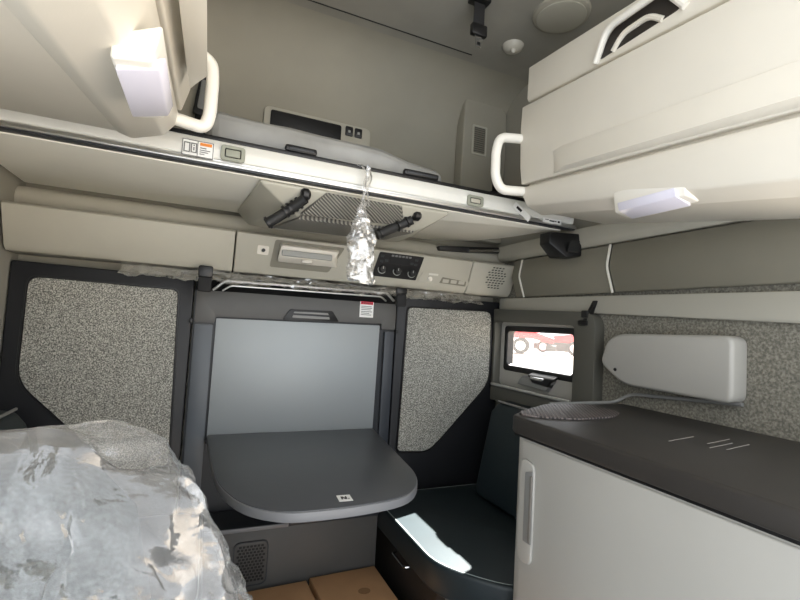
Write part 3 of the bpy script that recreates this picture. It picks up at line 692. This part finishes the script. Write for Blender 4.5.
obj('webbing', B((.862,1.448,2.395), (.910,1.4515,2.49), .001), 'blackm', T)
bk = obj('buckle', B((.853,1.438,2.352), (.921,1.462,2.398), .006), 'black', T)
b = prism(BM(), rpoly([(.872,2.36),(.904,2.36),(.900,2.31),(.877,2.31)], .004), 'y', 1.448, 1.452); obj('buckle_tongue', b, 'metal', T)
obj('tongue_slot', B((.882,1.4465,2.318), (.895,1.4535,2.328)), 'black', T)
# belts at the back corners of the bunk
T = thing('bunk_belt', 'black belt and buckle on the right wall behind the grab handle', 'belt', (1.41,2.08-.1,1.75))
obj('webbing', B((1.335,1.962,1.93), (1.375,1.972,2.22), .002), 'black', T)
obj('buckle', B((1.315,1.95,1.86), (1.385,1.972,1.95), .008), 'black', T)
obj('belt_loop', prism(BM(), rpoly([(1.25,1.74),(1.40,1.74),(1.39,1.87),(1.31,1.87)], .02), 'y', 1.945, 1.97, .004), 'blackm', T)
T = thing('reading_lamp', 'black slim reading lamp on the rear wall behind the left grab handle', 'lamp', (-.06,2.06,1.95))
obj('lamp_head', prism(BM(), rpoly([(-.115,2.05),(-.025,2.045),(-.020,2.235),(-.095,2.235)], .02), 'y', 2.035, 2.062, .006), 'black', T)
obj('lamp_face', prism(BM(), rpoly([(-.098,2.075),(-.055,2.07),(-.055,2.20),(-.088,2.20)], .01), 'y', 2.031, 2.036, .002), 'chan', T)
obj('lamp_mount', B((-.105,2.04,1.94), (-.060,2.08,2.06), .008), 'black', T)
# right wall fittings
T = thing('wall_strap', 'short black strap and clip on the right wall above the window', 'strap', (1.42,1.37,1.27))
b = loft(BM(), [[(1.424,1.345,1.362),(1.424,1.327,1.362),(1.412,1.327,1.362),(1.412,1.345,1.362)],[(1.424,1.385,1.27),(1.424,1.362,1.27),(1.394,1.362,1.27),(1.394,1.385,1.27)]], .003); obj('webbing', b, 'black', T)
obj('clip', B((1.392,1.350,1.292), (1.424,1.385,1.322), .005), 'rubber', T); obj('end_tab', B((1.388,1.352,1.262), (1.424,1.398,1.282), .005), 'black', T)
T = thing('window_latch', 'black latch with a grey base on the sill under the side window', 'latch', (1.43,1.65,.96))
obj('latch_base', loft(BM(), [[(1.438,1.78,1.015),(1.438,1.55,1.015),(1.438,1.60,.955),(1.438,1.82,.965)],[(1.415,1.77,1.005),(1.415,1.56,1.005),(1.415,1.60,.962),(1.415,1.80,.970)]], .004), 'chan', T)
obj('latch_body', loft(BM(), [[(1.438,1.715,1.036),(1.438,1.54,1.036),(1.438,1.58,.975),(1.438,1.70,.985)],[(1.405,1.715,1.020),(1.405,1.55,1.016),(1.405,1.58,.985),(1.405,1.68,.990)]], .006), 'black', T)
obj('latch_paddle', B((1.398,1.60,1.004), (1.412,1.69,1.018), .005), 'chrome', T)
T = thing('wall_cover', 'rounded pale grey wall cover with a small black hole, right of the window', 'wall cover', (1.41,1.05,1.07))
obj('cover_body', prism(BM(), rpoly([(.80,1.245),(1.19,1.235),(1.238,1.21),(1.268,1.125),(1.225,1.092),(1.165,1.055),(.80,1.05)], [.03,.03,.04,.03,.03,.05,.03], 5), 'x', 1.375, 1.45, .012, 3), 'fridge', T)
b = BM(); tube(b, [(1.377,1.195,1.105),(1.373,1.195,1.105)], .006, 12); obj('screw_hole', b, 'black', T)

# ------------------------------------------------------------------ seat in plastic wrap, front left
T = thing('wrapped_seat', 'seat covered in crumpled clear plastic at the lower left', 'seat', (-.28,.72,0))
obj('pedestal', B((-.45,.55,0), (-.10,.95,.30), .02), 'dark', T)
b = B((-.54,.45,.30), (-.03,1.0,.46), .05, 4); obj('seat_cushion', b, 'wseat', T)
b = loft(BM(), [rpoly([(-.54,.66),(-.02,.66),(-.02,.78),(-.54,.78)], .05, 4) and [(x,y,z) for x,y in rrect(-.54+i,.64+j,-.02-i,.78+j,.05,4)] for z,i,j in ((.42,.02,0),(.60,.0,.01),(.80,.02,.02),(.93,.05,.03),(.985,.10,.035),(1.005,.15,.04))], .004); obj('backrest', b, 'wseat', T, 60)
secs = []
lev = [(1.055,.17,.02),(1.045,.10,.05),(1.02,.055,.07),(.985,.030,.085),(.94,.020,.09),(.89,.0,.10),(.84,-.018,.11),(.80,-.045,.12),(.70,-.055,.13),(.60,-.07,.14),(.48,-.08,.15)]
for z, i, d in lev:
    for q in ([0] if z == lev[-1][0] else range(6)):
        a, c = lev[min(lev.index((z,i,d))+1, len(lev)-1)], q/6
        zz, ii, dd = z+(a[0]-z)*c, i+(a[1]-i)*c, d+(a[2]-d)*c
        base = rrect(-.575+ii*.6, .715-dd, .036-ii+.16*max(0,.92-zz), .715+dd, .06, 4); pts = []
        for k in range(len(base)):
            p, n2 = Vector(base[k]), Vector(base[(k+1)%len(base)])
            m_ = 6 if (n2-p).length > .1 else (2 if (n2-p).length > .03 else 1)
            for r in range(m_): pts.append(tuple(p.lerp(n2, r/m_)))
        secs.append([(x,y,zz) for x,y in pts])
n = min(len(s) for s in secs)
def resample(s, n=230):
    P = [Vector(p) for p in s]; L = [0]
    for k in range(len(P)): L.append(L[-1]+(P[(k+1)%len(P)]-P[k]).length)
    out = []
    for q in range(n):
        t = L[-1]*q/n; k = max(i for i in range(len(P)) if L[i] <= t+1e-9)
        out.append(P[k].lerp(P[(k+1)%len(P)], (t-L[k])/max(1e-9,L[k+1]-L[k])))
    return out
b = loft(BM(), [resample(s) for s in secs]); crumple(b, .02, 7, 2.)
for v in b.verts:          # long hanging folds
    q = Vector((v.co.x*16, v.co.y*16, v.co.z*3.2)); v.co += Vector((noise.noise(q), noise.noise(q+Vector((9,4,2))), 0))*.022
    for k, (fx, fz, am) in enumerate(((14,5,.020),(30,14,.011),(60,34,.005))):     # sharp creases
        q = Vector((v.co.x*fx + v.co.z*fz*.6, v.co.y*fx, v.co.z*fz + v.co.x*fx*.35 + k*7))
        d1 = (v.co - Vector((-.27,.715,v.co.z))).normalized()
        v.co += d1*am*(.30 - 2.0*abs(noise.noise(q)))
obj('plastic_wrap', b, 'wrap', T, 40)

# ------------------------------------------------------------------ light
W = bpy.data.worlds.new('World'); bpy.context.scene.world = W; W.use_nodes = True
nt = W.node_tree; bg = nt.nodes['Background']
bg.inputs['Color'].default_value = (.92,.96,1,1); bg.inputs['Strength'].default_value = 1.0
sun = bpy.data.lights.new('sun', 'SUN'); sun.energy = 32.0; sun.angle = math.radians(.6); sun.color = (1,.96,.9)
so_ = link(bpy.data.objects.new('sun', sun)); so_.location = (5,4,6)
so_.rotation_euler = Vector((-.98,-.33,-1)).to_track_quat('-Z','Y').to_euler()

# ------------------------------------------------------------------ camera
yaw, pitch, roll = math.radians(23.2), math.radians(3.2), math.radians(3.3)
fw = Vector((math.sin(yaw)*math.cos(pitch), math.cos(yaw)*math.cos(pitch), math.sin(pitch)))
r0 = Vector((math.cos(yaw), -math.sin(yaw), 0)); u0 = r0.cross(fw)
R = r0*math.cos(roll) + u0*math.sin(roll); U = -r0*math.sin(roll) + u0*math.cos(roll)
cam = bpy.data.cameras.new('camera'); co = link(bpy.data.objects.new('camera', cam))
cam.sensor_width = 36; cam.lens = 20.25; cam.clip_start = .02; cam.clip_end = 500
co.matrix_world = Matrix(((R.x,U.x,-fw.x,0),(R.y,U.y,-fw.y,0),(R.z,U.z,-fw.z,1.22),(0,0,0,1)))
sc = bpy.context.scene; sc.camera = co
sc.view_settings.view_transform = 'Standard'; sc.view_settings.look = 'None'; sc.view_settings.gamma = 1
sc.view_settings.exposure = EXPO
